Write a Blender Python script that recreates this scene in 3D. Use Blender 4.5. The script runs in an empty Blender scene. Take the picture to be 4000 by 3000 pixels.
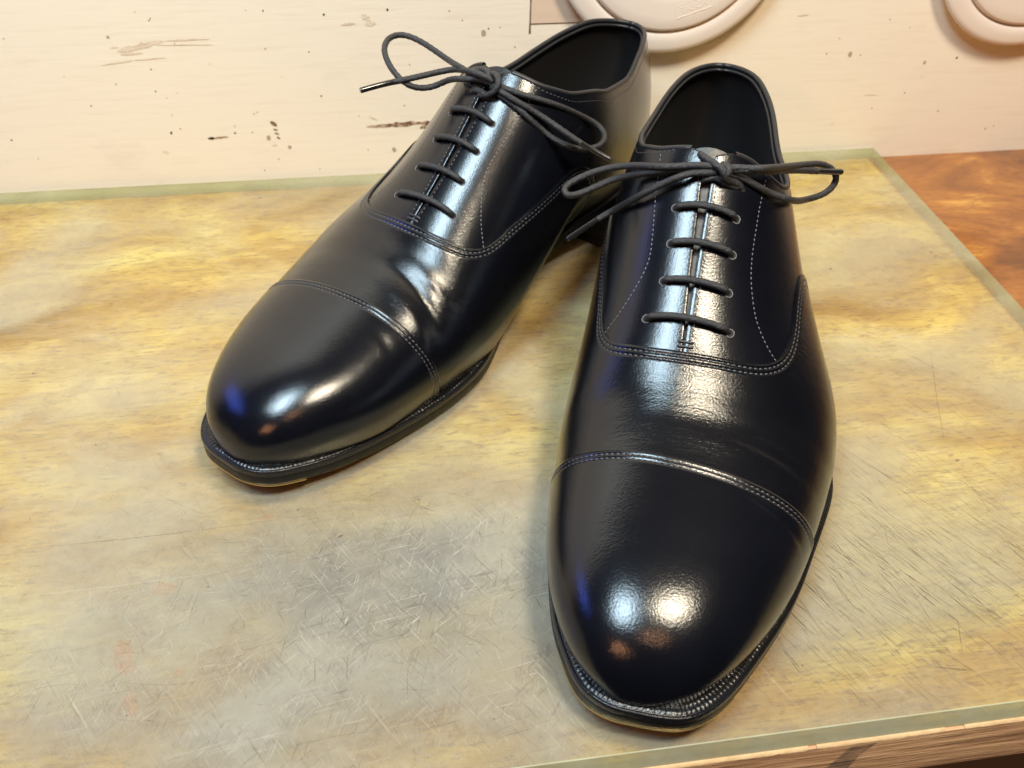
import bpy, math, random
import numpy as np
from mathutils import Vector, Matrix

scene = bpy.context.scene
MM = 0.001

# ------------------------------------------------------------------ camera
cam_d = bpy.data.cameras.new("camera")
cam_d.sensor_width = 36.0
cam_d.lens = 30.63
cam_d.clip_start = 0.01
cam_d.clip_end = 50
cam_d.dof.use_dof = True
cam_d.dof.focus_distance = 0.335
cam_d.dof.aperture_fstop = 17
cam = bpy.data.objects.new("camera", cam_d)
scene.collection.objects.link(cam)
R_ = Vector((0.989953, -0.140019, 0.019690))
U_ = Vector((0.080297, 0.671323, 0.736803))
F_ = Vector((0.116384, 0.727819, -0.675821))
cam.matrix_world = Matrix((
    (R_.x, U_.x, -F_.x, -0.01427),
    (R_.y, U_.y, -F_.y, -0.47948),
    (R_.z, U_.z, -F_.z, 0.26339),
    (0, 0, 0, 1)))
scene.camera = cam

# ------------------------------------------------------------------ room light
world = bpy.data.worlds.new("World")
scene.world = world
world.use_nodes = True
world.node_tree.nodes["Background"].inputs[0].default_value = (0.90, 0.92, 1.0, 1)
world.node_tree.nodes["Background"].inputs[1].default_value = 0.02

def lamp(name, loc, target, size, watts, color, size_y=None, spread=180):
    d = bpy.data.lights.new(name, 'AREA')
    d.energy = watts
    d.color = color
    d.size = size
    if size_y:
        d.shape = 'RECTANGLE'
        d.size_y = size_y
    else:
        d.shape = 'DISK'
    d.spread = math.radians(spread)
    o = bpy.data.objects.new(name, d)
    o.location = loc
    v = Vector(target) - Vector(loc)
    o.rotation_euler = v.to_track_quat('-Z', 'Y').to_euler()
    scene.collection.objects.link(o)
    return o

lamp("lamp_warm_ceiling", (0.26, -0.51, 0.95), (0.12, -0.22, 0), 0.19, 11.8, (1.0, 0.87, 0.66))
lamp("lamp_cool_ceiling", (-0.26, -0.45, 0.92), (-0.06, -0.20, 0), 0.24, 11.8, (0.66, 0.87, 1.0), 0.36)
lamp("lamp_orange_far", (-0.55, -1.05, 0.62), (0, -0.3, 0.04), 0.08, 1.5, (1.0, 0.45, 0.20))
lamp("lamp_orange_near", (-0.02, -1.0, 1.02), (0, -0.25, 0.04), 0.08, 1.2, (1.0, 0.50, 0.24))
lamp("lamp_blue_screen", (-0.62, -0.10, 0.36), (0.0, -0.3, 0.04), 0.30, 0.80, (0.10, 0.18, 1.0), 0.09)

vs = scene.view_settings
vs.view_transform = 'Standard'
vs.look = 'None'
vs.exposure = -0.1
vs.gamma = 1.0
vs.use_curve_mapping = False
scene.render.engine = 'CYCLES'
scene.cycles.max_bounces = 10
scene.cycles.transparent_max_bounces = 24
scene.cycles.caustics_reflective = False
scene.cycles.caustics_refractive = False
scene.cycles.sample_clamp_indirect = 4.0
scene.cycles.use_denoising = True

# ------------------------------------------------------------------ helpers
def link(o):
    scene.collection.objects.link(o)
    return o

def empty(name, label=None, cat=None, loc=(0, 0, 0), rz=0, group=None, kind=None):
    o = link(bpy.data.objects.new(name, None))
    o.location = loc
    o.rotation_euler = (0, 0, rz)
    o.empty_display_size = 0.02
    tag(o, label, cat, group, kind)
    return o

def tag(o, label=None, cat=None, group=None, kind=None):
    if label: o["label"] = label
    if cat: o["category"] = cat
    if group: o["group"] = group
    if kind: o["kind"] = kind
    return o

class MB:
    """collects faces, then becomes one mesh object"""
    def __init__(s):
        s.v = []; s.f = []; s.n = 0
    def add(s, verts, faces):
        verts = np.asarray(verts, float).reshape(-1, 3)
        s.v.append(verts)
        s.f.extend([tuple(int(i) + s.n for i in f) for f in faces])
        s.n += len(verts)
    def grid(s, P, closed_u=False, closed_v=False, flip=False):
        P = np.asarray(P, float)
        nu, nv = P.shape[:2]
        F = []
        for i in range(nu if closed_u else nu - 1):
            i2 = (i + 1) % nu
            for j in range(nv if closed_v else nv - 1):
                j2 = (j + 1) % nv
                q = (i * nv + j, i2 * nv + j, i2 * nv + j2, i * nv + j2)
                F.append(q[::-1] if flip else q)
        s.add(P.reshape(-1, 3), F)
    def box(s, x0, x1, y0, y1, z0, z1):
        s.add([(x, y, z) for x in (x0, x1) for y in (y0, y1) for z in (z0, z1)],
              [(0, 1, 3, 2), (4, 6, 7, 5), (0, 4, 5, 1), (2, 3, 7, 6), (0, 2, 6, 4), (1, 5, 7, 3)])
    def tube(s, P, r, n=10, caps=True, braid=0.0):
        P = np.asarray(P, float)
        m = len(P)
        T = np.gradient(P, axis=0)
        T /= np.maximum(np.linalg.norm(T, axis=1, keepdims=True), 1e-12)
        a = np.array([0, 0, 1.0]) if abs(T[0][2]) < .9 else np.array([1.0, 0, 0])
        N = np.cross(T[0], a); N /= np.linalg.norm(N)
        rr = np.broadcast_to(r, (m,))
        ph = np.arange(n) * 2 * np.pi / n
        G = np.zeros((m, n, 3))
        for i in range(m):
            N = N - T[i] * (N @ T[i]); N /= np.linalg.norm(N)
            B = np.cross(T[i], N)
            bz = 1 + braid * (np.abs(np.sin(2 * ph + i * .55)) + np.abs(np.sin(2 * ph - i * .55)) - 1.1)
            G[i] = P[i] + rr[i] * bz[:, None] * (np.cos(ph)[:, None] * N + np.sin(ph)[:, None] * B)
        base = s.n
        s.grid(G, closed_v=True)
        if caps:
            s.f.append(tuple(base + j for j in range(n))[::-1])
            s.f.append(tuple(base + (m - 1) * n + j for j in range(n)))
    def build(s, name, mat, parent=None, smooth=True, angle=40, scale=MM, bevel=0):
        me = bpy.data.meshes.new(name)
        V = np.concatenate(s.v) * scale if s.v else np.zeros((0, 3))
        me.from_pydata([tuple(x) for x in V], [], s.f)
        me.validate()
        mats = mat if isinstance(mat, (list, tuple)) else [mat]
        for m in mats: me.materials.append(m)
        if smooth:
            me.polygons.foreach_set("use_smooth", [True] * len(me.polygons))
            if angle: me.set_sharp_from_angle(angle=math.radians(angle))
        me.update()
        o = link(bpy.data.objects.new(name, me))
        if parent: o.parent = parent
        if bevel:
            b = o.modifiers.new("bevel", 'BEVEL'); b.width = bevel; b.segments = 2; b.limit_method = 'ANGLE'
        return o

def cspl(x, y, q):
    x = np.asarray(x, float); y = np.asarray(y, float)
    q = np.clip(np.asarray(q, float), x[0], x[-1])
    n = len(x); h = np.diff(x); A = np.eye(n); r = np.zeros(n)
    for i in range(1, n - 1):
        A[i, i-1] = h[i-1]; A[i, i] = 2 * (h[i-1] + h[i]); A[i, i+1] = h[i]
        r[i] = 6 * ((y[i+1] - y[i]) / h[i] - (y[i] - y[i-1]) / h[i-1])
    M = np.linalg.solve(A, r)
    i = np.clip(np.searchsorted(x, q, side='right') - 1, 0, n - 2)
    hh = h[i]; a = (x[i+1] - q) / hh; b = (q - x[i]) / hh
    return a * y[i] + b * y[i+1] + ((a**3 - a) * M[i] + (b**3 - b) * M[i+1]) * hh * hh / 6

def pchip(x, y, q):
    x = np.asarray(x, float); y = np.asarray(y, float)
    q = np.clip(np.asarray(q, float), x[0], x[-1])
    h = np.diff(x); d = np.diff(y) / h; m = np.zeros_like(y)
    m[0] = d[0]; m[-1] = d[-1]
    for i in range(1, len(x) - 1):
        if d[i-1] * d[i] > 0:
            w1 = 2 * h[i] + h[i-1]; w2 = h[i] + 2 * h[i-1]
            m[i] = (w1 + w2) / (w1 / d[i-1] + w2 / d[i])
    i = np.clip(np.searchsorted(x, q, side='right') - 1, 0, len(x) - 2)
    t = (q - x[i]) / h[i]; a = y[i]; b = y[i+1]; ma = m[i] * h[i]; mb = m[i+1] * h[i]
    return a * (1 + 2*t) * (1-t)**2 + ma * t * (1-t)**2 + b * t*t * (3 - 2*t) + mb * t*t * (t - 1)

def spline_pts(pts, step):
    """smooth curve through points, resampled at about `step`"""
    P = np.asarray(pts, float)
    d = np.r_[0, np.cumsum(np.sqrt(np.linalg.norm(np.diff(P, axis=0), axis=1)))]
    q = np.linspace(0, d[-1], 600)
    Q = np.stack([cspl(d, P[:, k], q) for k in range(P.shape[1])], -1)
    L = np.r_[0, np.cumsum(np.linalg.norm(np.diff(Q, axis=0), axis=1))]
    n = max(4, int(L[-1] / step))
    u = np.linspace(0, L[-1], n)
    return np.stack([np.interp(u, L, Q[:, k]) for k in range(P.shape[1])], -1)

# ------------------------------------------------------------------ materials
class NT:
    def __init__(s, name):
        s.m = bpy.data.materials.new(name); s.m.use_nodes = True
        s.t = s.m.node_tree
        s.b = s.t.nodes["Principled BSDF"]; s.out = s.t.nodes["Material Output"]
        s.co = s.t.nodes.new("ShaderNodeTexCoord").outputs["Object"]
    def n(s, kind, **kw):
        nd = s.t.nodes.new(kind)
        for k, v in kw.items(): setattr(nd, k, v)
        return nd
    def set(s, sock, val):
        if isinstance(val, bpy.types.NodeSocket): s.t.links.new(val, sock)
        else: sock.default_value = val
    def p(s, **kw):
        for k, v in kw.items(): s.set(s.b.inputs[k.replace('_', ' ')], v)
    def mapping(s, scale=(1, 1, 1), rot=(0, 0, 0), loc=(0, 0, 0), src=None):
        m = s.n("ShaderNodeMapping"); s.set(m.inputs[0], src or s.co)
        m.inputs["Scale"].default_value = scale; m.inputs["Rotation"].default_value = rot; m.inputs["Location"].default_value = loc
        return m.outputs[0]
    def noise(s, scale, detail=3, rough=.5, vec=None, dist=0, out=0):
        nd = s.n("ShaderNodeTexNoise"); s.set(nd.inputs["Vector"], vec or s.co)
        nd.inputs["Scale"].default_value = scale; nd.inputs["Detail"].default_value = detail
        nd.inputs["Roughness"].default_value = rough; nd.inputs["Distortion"].default_value = dist
        return nd.outputs[out]
    def ramp(s, fac, stops):
        r = s.n("ShaderNodeValToRGB"); s.set(r.inputs[0], fac); e = r.color_ramp.elements
        while len(e) < len(stops): e.new(.5)
        for k, (p, c) in enumerate(stops):
            e[k].position = p
            e[k].color = (c, c, c, 1) if isinstance(c, (int, float)) else (*c, 1)
        return r.outputs[0]
    def mix(s, fac, a, b, mode='MIX'):
        m = s.n("ShaderNodeMix", data_type='RGBA', blend_type=mode)
        s.set(m.inputs[0], fac)
        for sock, v in ((m.inputs[6], a), (m.inputs[7], b)):
            s.set(sock, (*v, 1) if isinstance(v, tuple) and len(v) == 3 else v)
        return m.outputs[2]
    def math(s, op, a, b=0.0):
        m = s.n("ShaderNodeMath", operation=op); s.set(m.inputs[0], a); s.set(m.inputs[1], b)
        return m.outputs[0]
    def bump(s, h, strength=.3, dist=.001, normal=None):
        b = s.n("ShaderNodeBump"); s.set(b.inputs["Height"], h)
        b.inputs["Strength"].default_value = strength; b.inputs["Distance"].default_value = dist
        if normal: s.set(b.inputs["Normal"], normal)
        return b.outputs[0]

def leather(name, rough=.21, grain=.14, base=(.002, .0023, .004)):
    t = NT(name)
    fine = t.noise(1500, 3, .6)
    mid = t.noise(240, 3, .55)
    nb = t.bump(fine, grain, .0005)
    nb = t.bump(mid, .03, .0012, nb)
    blot = t.noise(60, 3, .5)
    t.p(Base_Color=t.mix(blot, base, tuple(c * 1.8 for c in base)), Roughness=t.ramp(blot, [(.3, rough + .14), (.75, rough + .24)]),
        Normal=nb, Specular_IOR_Level=.05, Coat_Weight=1.0, Coat_Roughness=rough - .03, Coat_Normal=nb)
    return t.m

M = {}
M['leather'] = leather("black_leather")
M['leather_cap'] = leather("black_leather_polished", .195, .15)
t = NT("black_lining"); t.p(Base_Color=(.006, .006, .007, 1), Roughness=.75, Normal=t.bump(t.noise(900, 2), .2, .0004)); M['lining'] = t.m
t = NT("dark_edge"); t.p(Base_Color=(.012, .012, .014, 1), Roughness=.42, Normal=t.bump(t.noise(500, 3), .35, .0005)); M['edge'] = t.m
t = NT("sole_edge"); t.p(Base_Color=(.006, .006, .007, 1), Specular_IOR_Level=.28, Roughness=t.ramp(t.noise(300, 3), [(.3, .34), (.7, .52)]), Normal=t.bump(t.noise(260, 4), .18, .0008)); M['sole'] = t.m
t = NT("welt_black"); t.p(Base_Color=(.008, .008, .010, 1), Roughness=.27, Normal=t.bump(t.noise(700, 3), .4, .0006)); M['welt'] = t.m
t = NT("waxed_thread"); t.p(Base_Color=(.035, .036, .042, 1), Roughness=.33, Specular_IOR_Level=.7); M['thread'] = t.m
t = NT("pale_thread"); t.p(Base_Color=(.09, .09, .098, 1), Roughness=.35, Specular_IOR_Level=.7); M['thread2'] = t.m
t = NT("waxed_lace")
wv = t.noise(1700, 3, .7)
t.p(Base_Color=t.mix(t.noise(180, 3), (.010, .010, .012), (.026, .026, .029)), Roughness=.40, Specular_IOR_Level=.6, Normal=t.bump(wv, .75, .0007)); M['lace'] = t.m
t = NT("aglet_black"); t.p(Base_Color=(.012, .012, .013, 1), Roughness=.16, Specular_IOR_Level=.7); M['aglet'] = t.m
t = NT("brass"); t.p(Base_Color=(.80, .58, .26, 1), Metallic=1.0, Roughness=.30, Normal=t.bump(t.noise(700, 2), .15, .0003)); M['brass'] = t.m
t = NT("eyelet_rim"); t.p(Base_Color=(.16, .15, .15, 1), Roughness=.6, Normal=t.bump(t.noise(2500, 2), .6, .0004)); M['eyelet'] = t.m
t = NT("sole_bottom"); t.p(Base_Color=(.03, .022, .016, 1), Roughness=.6); M['under'] = t.m

# painted wall boards
t = NT("cream_painted_wood")
grain = t.noise(26, 5, .62, t.mapping((1.0, 1, 14), rot=(0, math.radians(-2.5), 0)))
fineg = t.noise(120, 4, .6, t.mapping((1.0, 1, 16), rot=(0, math.radians(-2.5), 0)))
cloud = t.noise(7, 3, .5)
smud = t.ramp(t.noise(16, 5, .6, t.mapping((1, 1, 2.2))), [(.60, 0.0), (.78, 1.0)])
col = t.mix(cloud, (.87, .785, .645), (.86, .75, .62))
col = t.mix(t.math('MULTIPLY', t.ramp(grain, [(.30, 1.0), (.48, 0.0)]), .35), col, (.76, .63, .49))
col = t.mix(t.math('MULTIPLY', smud, .22), col, (.50, .40, .31))
col = t.mix(t.math('MULTIPLY', t.ramp(fineg, [(.20, 1.0), (.30, 0.0)]), .45), col, (.55, .42, .32))
t.p(Base_Color=col, Roughness=.46, Normal=t.bump(fineg, .12, .0006, t.bump(grain, .10, .0010)))
M['wall'] = t.m
t = NT("chip_brown"); t.p(Base_Color=t.mix(t.ramp(t.noise(420, 4, .7), [(.42, 0.0), (.58, 1.0)]), (.16, .075, .035), (.52, .38, .26)), Roughness=.8); M['chip'] = t.m
t = NT("chip_pale"); t.p(Base_Color=t.mix(t.ramp(t.noise(300, 4, .7, t.mapping((.3, 1, 1.6))), [(.35, 0.0), (.6, 1.0)]), (.60, .47, .35), (.80, .68, .53)), Roughness=.7); M['chip_pale'] = t.m
t = NT("fly_speck"); t.p(Base_Color=(.07, .05, .035, 1), Roughness=.6); M['speck'] = t.m
t = NT("fly_speck_pale"); t.p(Base_Color=(.42, .34, .25, 1), Roughness=.6); M['speck2'] = t.m
t = NT("crack_dark"); t.p(Base_Color=t.mix(t.noise(200, 3), (.05, .03, .02), (.22, .13, .08)), Roughness=.9); M['crack'] = t.m

t = NT("white_plastic")
t.p(Base_Color=t.mix(t.noise(40, 4), (.85, .745, .66), (.81, .70, .61)), Roughness=.30, Normal=t.bump(t.noise(60, 2), .06, .001)); M['plastic'] = t.m

# varnished stained wood of the bench
t = NT("varnished_wood")
v = t.mapping((1.0, 6.0, 1.0), rot=(0, 0, math.radians(2)))
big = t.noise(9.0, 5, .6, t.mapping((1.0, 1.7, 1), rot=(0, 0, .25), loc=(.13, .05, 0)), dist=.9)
gr = t.noise(34, 5, .6, t.mapping((1.0, 3.0, 1.0), rot=(0, 0, math.radians(4))), dist=.7)
fg = t.noise(170, 4, .65, t.mapping((.6, 5.0, 1)))
cd = t.ramp(big, [(.40, (.12, .045, .018)), (.49, (.26, .092, .024)), (.57, (.40, .155, .034)), (.65, (.72, .38, .08))])  # open end: brightest amber stop paints reflections on the varnish into the colour
cp = t.ramp(big, [(.34, (.46, .24, .075)), (.45, (.60, .33, .095)), (.55, (.74, .46, .14)), (.64, (.86, .60, .22))])
# the boards kept under the sheet have stayed paler than the open end
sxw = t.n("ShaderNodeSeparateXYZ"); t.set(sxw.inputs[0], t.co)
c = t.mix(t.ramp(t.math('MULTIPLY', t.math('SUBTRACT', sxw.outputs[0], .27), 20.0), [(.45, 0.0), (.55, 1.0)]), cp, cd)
c = t.mix(t.math('MULTIPLY', t.ramp(gr, [(.40, 1.0), (.60, 0.0)]), .36), c, (.28, .10, .028))
c = t.mix(t.math('MULTIPLY', t.ramp(fg, [(.34, 1.0), (.52, 0.0)]), .40), c, (.20, .07, .02))
pore = t.noise(420, 3, .6, t.mapping((.45, 1.6, 1)))
c = t.mix(t.math('MULTIPLY', t.ramp(pore, [(.34, 1.0), (.44, 0.0)]), .5), c, (.16, .055, .018))
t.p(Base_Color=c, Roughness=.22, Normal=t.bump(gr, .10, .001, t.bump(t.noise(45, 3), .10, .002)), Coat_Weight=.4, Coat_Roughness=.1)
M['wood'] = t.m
t = NT("raw_wood_edge")
gr = t.noise(130, 5, .65, t.mapping((.14, 1, 3.0)))
sp = t.noise(45, 4, .6, t.mapping((.35, 1, 2.0)))
c = t.ramp(gr, [(.30, (.22, .105, .05)), (.52, (.46, .26, .135)), (.70, (.62, .39, .21))])
c = t.mix(t.ramp(sp, [(.60, 0.0), (.70, .8)]), c, (.62, .44, .24))
t.p(Base_Color=c, Roughness=.6, Normal=t.bump(gr, .7, .0015)); M['rawwood'] = t.m
t = NT("splintered_wood"); t.p(Base_Color=t.mix(t.noise(160, 3), (.72, .52, .30), (.50, .30, .14)), Roughness=.65, Normal=t.bump(t.noise(240, 4), .6, .001)); M['splinter'] = t.m
t = NT("brown_apron"); t.p(Base_Color=t.mix(t.noise(30, 4, .6, t.mapping((.3, 1, 3))), (.42, .29, .17), (.34, .23, .13)), Roughness=.5); M['apron'] = t.m
t = NT("grey_ink"); t.p(Base_Color=(.06, .06, .06, 1), Roughness=.6); M['ink'] = t.m

# translucent scratched acrylic
def acrylic(name, body, lo, hi, tint):
    t = NT(name)
    cl = t.noise(11, 4, .55, t.mapping((1, 1.5, 1), rot=(0, 0, .5)), dist=.5)
    fine = t.noise(220, 5, .72)
    mott = t.noise(38, 5, .68)
    sx = t.n("ShaderNodeSeparateXYZ"); t.set(sx.inputs[0], t.co)
    def clamp(v):
        cm = t.n("ShaderNodeClamp"); t.set(cm.inputs[0], v); return cm.outputs[0]
    # worn most where people work: the front of the sheet, worst in one patch
    wear = clamp(t.math('MULTIPLY', t.math('SUBTRACT', -.17, sx.outputs[1]), 6.0))
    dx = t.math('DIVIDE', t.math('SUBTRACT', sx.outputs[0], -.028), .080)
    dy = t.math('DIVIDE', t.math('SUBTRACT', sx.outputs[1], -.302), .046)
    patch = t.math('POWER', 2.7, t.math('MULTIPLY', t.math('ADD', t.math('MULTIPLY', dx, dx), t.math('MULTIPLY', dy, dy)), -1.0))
    k = t.math('ADD', t.math('MULTIPLY', t.ramp(cl, [(.38, 0.0), (.62, 1.0)]), .36), t.math('MULTIPLY', fine, .26))
    k = t.math('ADD', k, t.math('MULTIPLY', wear, .20))
    k = t.math('ADD', k, t.math('MULTIPLY', patch, .36))
    fac = t.ramp(k, [(.12, lo), (.85, hi)])
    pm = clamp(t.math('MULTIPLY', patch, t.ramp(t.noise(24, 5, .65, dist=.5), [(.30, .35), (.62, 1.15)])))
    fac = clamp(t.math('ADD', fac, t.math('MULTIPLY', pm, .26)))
    lines = None; dark = None
    for q, (ang, sc, st_) in enumerate(((9, 1000, .035), (72, 1500, .055), (-56, 1200, .04), (118, 1900, .09), (38, 1300, .05))):
        nz = t.noise(sc, 2, .6, t.mapping((st_, 1, 1), src=t.mapping(rot=(0, 0, math.radians(-ang)), loc=(q * .37, q * .21, 0))), dist=.15)
        l_ = t.ramp(nz, [(.63, 0.0), (.70, 1.0)]); d_ = t.ramp(nz, [(.30, 1.0), (.37, 0.0)])
        lines = l_ if lines is None else t.math('MAXIMUM', lines, l_)
        dark = d_ if dark is None else t.math('MAXIMUM', dark, d_)
    amt = clamp(t.math('MULTIPLY', t.math('ADD', t.math('MULTIPLY', wear, .55), t.math('MULTIPLY', patch, .8)), t.ramp(mott, [(.36, .1), (.62, 1.0)])))
    worn = t.math('MULTIPLY', t.ramp(mott, [(.44, 0.0), (.62, 1.0)]), clamp(t.math('ADD', t.math('MULTIPLY', wear, .35), t.math('MULTIPLY', patch, .65))))
    col = t.mix(t.math('MULTIPLY', worn, .85), body, (.20, .185, .165))
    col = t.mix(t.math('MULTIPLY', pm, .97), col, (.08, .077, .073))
    col = t.mix(t.math('MULTIPLY', wear, .72), col, (.27, .257, .215))
    col = t.mix(t.math('MULTIPLY', t.math('MULTIPLY', lines, amt), .36), col, (.74, .70, .60))
    col = t.mix(t.math('MULTIPLY', t.math('MULTIPLY', dark, amt), .75), col, (.13, .115, .10))
    fac = t.math('MAXIMUM', fac, t.math('MULTIPLY', t.math('MULTIPLY', t.math('MAXIMUM', lines, dark), amt), .8))
    t.p(Base_Color=col, Roughness=t.ramp(fine, [(.3, .24), (.7, .42)]), Specular_IOR_Level=.45,
        Normal=t.bump(t.math('SUBTRACT', lines, dark), .12, .0004, t.bump(fine, .10, .0006)))
    tr = t.n("ShaderNodeBsdfTransparent"); tr.inputs[0].default_value = (*tint, 1)
    mx = t.n("ShaderNodeMixShader")
    t.set(mx.inputs[0], fac); t.set(mx.inputs[1], tr.outputs[0]); t.set(mx.inputs[2], t.b.outputs[0])
    t.set(t.out.inputs[0], mx.outputs[0])
    return t.m
M['acrylic'] = acrylic("scratched_acrylic", (.56, .525, .385), .12, .74, (.94, .97, .84))
t = NT("acrylic_underside"); tr = t.n("ShaderNodeBsdfTransparent"); tr.inputs[0].default_value = (.97, .985, .95, 1); t.set(t.out.inputs[0], tr.outputs[0]); M['acrylic_under'] = t.m
t = NT("acrylic_edge")
t.p(Base_Color=t.mix(t.noise(40, 4), (.60, .62, .46), (.48, .51, .38)), Roughness=.35, Normal=t.bump(t.noise(300, 3), .2, .0006))
tr = t.n("ShaderNodeBsdfTransparent"); tr.inputs[0].default_value = (.80, .90, .68, 1)
mx = t.n("ShaderNodeMixShader"); t.set(mx.inputs[0], t.ramp(t.noise(60, 3), [(.3, .55), (.7, .85)]))
t.set(mx.inputs[1], tr.outputs[0]); t.set(mx.inputs[2], t.b.outputs[0]); t.set(t.out.inputs[0], mx.outputs[0]); M['acrylic_edge'] = t.m
def film(name, col, a):
    t = NT(name); t.p(Base_Color=(*col, 1), Roughness=.5)
    tr = t.n("ShaderNodeBsdfTransparent"); mx = t.n("ShaderNodeMixShader")
    t.set(mx.inputs[0], t.ramp(t.noise(260, 3, .6), [(.3, a * .35), (.7, a)]))
    t.set(mx.inputs[1], tr.outputs[0]); t.set(mx.inputs[2], t.b.outputs[0]); t.set(t.out.inputs[0], mx.outputs[0]); return t.m
M['scr_light'] = film("scratch_light", (.74, .70, .58), .40)
M['scr_dark'] = film("scratch_dirt", (.10, .085, .07), .75)
M['stain_red'] = film("stain_red", (.60, .22, .12), .14)

# ------------------------------------------------------------------ setting
SHEET_X0, SHEET_X1, SHEET_Y0, SHEET_Y1, SHEET_T = -520, 295, -366.2, 0.2, 8.5
random.seed(7)
rng = np.random.default_rng(11)

wall = MB(); wall.box(-900, 900, 3.2, 22, -60, 520)
wall = tag(wall.build("wall", M['wall'], angle=30), kind="structure")

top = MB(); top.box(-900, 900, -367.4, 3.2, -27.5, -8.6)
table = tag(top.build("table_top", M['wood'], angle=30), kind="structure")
# worn front face of the bench: a lipping with a splintered upper edge
m = MB()
pr = [(-367.3, -9.0), (-368.5, -9.3), (-369.4, -13.0), (-371.6, -22.0), (-372.2, -26.4), (-371.6, -27.45), (-366.5, -27.45)]
m.grid(np.array([[(x, y, z) for x in np.linspace(-900, 900, 40)] for y, z in pr]), flip=True)
m.build("front_lipping", M['rawwood'], table, angle=30)
xs = -160.0; k = 0
while xs < 330:
    w_ = random.uniform(8, 26); h_ = random.uniform(.3, 1.2); d_ = random.uniform(.3, 1.0)
    n_ = 9
    top_e = []; bot_e = []; out_e = []
    for i in range(n_):
        x = xs + w_ * i / (n_ - 1)
        tp = 0 if i in (0, n_ - 1) else 1
        top_e.append((x, -367.4, -8.55))
        out_e.append((x, -368.55 - d_ * .25 * tp * random.uniform(.1, 1), -8.85 - .35 * random.random()))
        bot_e.append((x, -368.62, -9.4 - h_ * tp * random.uniform(.2, 1)))
    m = MB(); m.grid(np.array([top_e, out_e, bot_e]), flip=False)
    m.build("splintered_edge", M['splinter'], table, angle=0)
    xs += w_ - .2 + (random.uniform(1, 9) if random.random() < .35 else 0); k += 1
m = MB(); m.box(-900, 900, -352, -334, -260, -27.6); m.build("bench_apron", M['apron'], table, angle=30)
m = MB(); m.box(104, 116, -364, -352.1, -240, -27.7); m.build("bench_bracket", M['rawwood'], table, angle=30, bevel=.002)
m = MB(); m.add([(117, -368.95, -10.4), (126, -368.85, -9.9), (121, -370.1, -15), (116, -372.25, -25), (107, -372.3, -25.4), (111, -370.85, -18)], [(5, 4, 3, 2, 1, 0)])
m.build("ink_smear", film("ink_smear_grey", (.07, .065, .06), .5), table, smooth=False)

# --- wall marks
def blob(cx, cz, rx, rz, rot=0, n=14, jag=.35, y=3.06):
    pts = []
    for i in range(n):
        a = 2 * math.pi * i / n
        r = 1 + random.uniform(-jag, jag)
        x, z = rx * r * math.cos(a), rz * r * math.sin(a)
        pts.append((cx + x * math.cos(rot) - z * math.sin(rot), y, cz + x * math.sin(rot) + z * math.cos(rot)))
    return pts
CF = ((-0.01427, -0.47948, 0.26339))
def onwall(px, py, Y=3.0):
    """measured photo position -> the matching place on the wall (mm)"""
    d = F_ + R_ * ((px - 2000) / 3403.14) - U_ * ((py - 1500) / 3403.14)
    t_ = (Y - CF[1] * 1000) / d.y
    return CF[0] * 1000 + d.x * t_, CF[2] * 1000 + d.z * t_
def onsheet(px, py, z=0.0):
    d = F_ + R_ * ((px - 2000) / 3403.14) - U_ * ((py - 1500) / 3403.14)
    t_ = (z - CF[2] * 1000) / d.z
    return CF[0] * 1000 + d.x * t_, CF[1] * 1000 + d.y * t_
specks = [(527,47,4),(582,80,7),(587,72,4),(682,170,4),(570,185,5),(453,329,5),(356,414,5),(608,358,6),(590,271,6),(653,383,4),(692,364,4),(672,450,4),(669,520,8),(45,548,7),(704,503,4),(917,493,5),(918,520,7),(986,518,6),(1005,439,6),(992,445,5),(1036,191,6),(1207,203,6),(1255,375,6),(1264,57,8),(1513,38,7),(1090,622,6),(1034,666,4),(1438,585,5),(959,41,4),(1027,43,5),(1514,39,6),(1600,252,5),(1755,43,5),(1806,80,6),(1908,112,6),(1954,107,5),(2012,184,5),(2267,59,6),(1580,413,5),(3229,210,6),(3406,423,6),(3664,434,6),(3738,226,8),(3849,503,7),(3361,216,5),(3554,108,5),(3477,77,5),(3600,300,4),(3280,150,4),(1250,660,4),(1330,450,3),(1100,300,3),(820,250,3),(250,300,3),(150,620,3),(2150,180,4),(1690,330,4),(1650,160,3)]
ms = MB(); ms2 = MB()
for i, (px, py, r) in enumerate(specks):
    x, z = onwall(px, py); rr = r * random.uniform(.06, .085)
    b = blob(x, z, rr, rr * random.uniform(.8, 1.3), 0, 9, .22); (ms if i % 5 else ms2).add(b, [tuple(range(9))])
for i in range(12):
    x = random.uniform(-240, 420); z = random.uniform(4, 110); rr = random.uniform(.2, .5)
    (ms if random.random() < .45 else ms2).add(blob(x, z, rr, rr, 0, 7, .2), [tuple(range(7))])
for px, py, r in ((3321, 213, 14), (3612, 245, 10), (1888, 130, 16), (1540, 585, 13), (1132, 575, 11), (421, 145, 8), (1050, 540, 14)):
    x, z = onwall(px, py); ms2.add(blob(x, z, r * .09, r * .11, 0, 10, .2), [tuple(range(10))])
tag(ms.build("paint_specks", M['speck'], wall, smooth=False), kind="stuff")
tag(ms2.build("pale_specks", M['speck2'], wall, smooth=False), kind="stuff")
def streak_chip(name, mat, p0, p1, w, n=22, jag=.6):
    x0, z0 = onwall(*p0); x1, z1 = onwall(*p1)
    up = []; dn = []
    for i in range(n):
        f = i / (n - 1); e = math.sin(math.pi * min(1, max(0, f))) ** .5
        x = x0 + (x1 - x0) * f; z = z0 + (z1 - z0) * f
        up.append((x, 3.04, z + w * e * random.uniform(1 - jag, 1) * .5)); dn.append((x, 3.04, z - w * e * random.uniform(1 - jag, 1) * .5))
    m = MB(); m.grid(np.array([up, dn]), flip=True); m.build(name, mat, wall, smooth=False)
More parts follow.
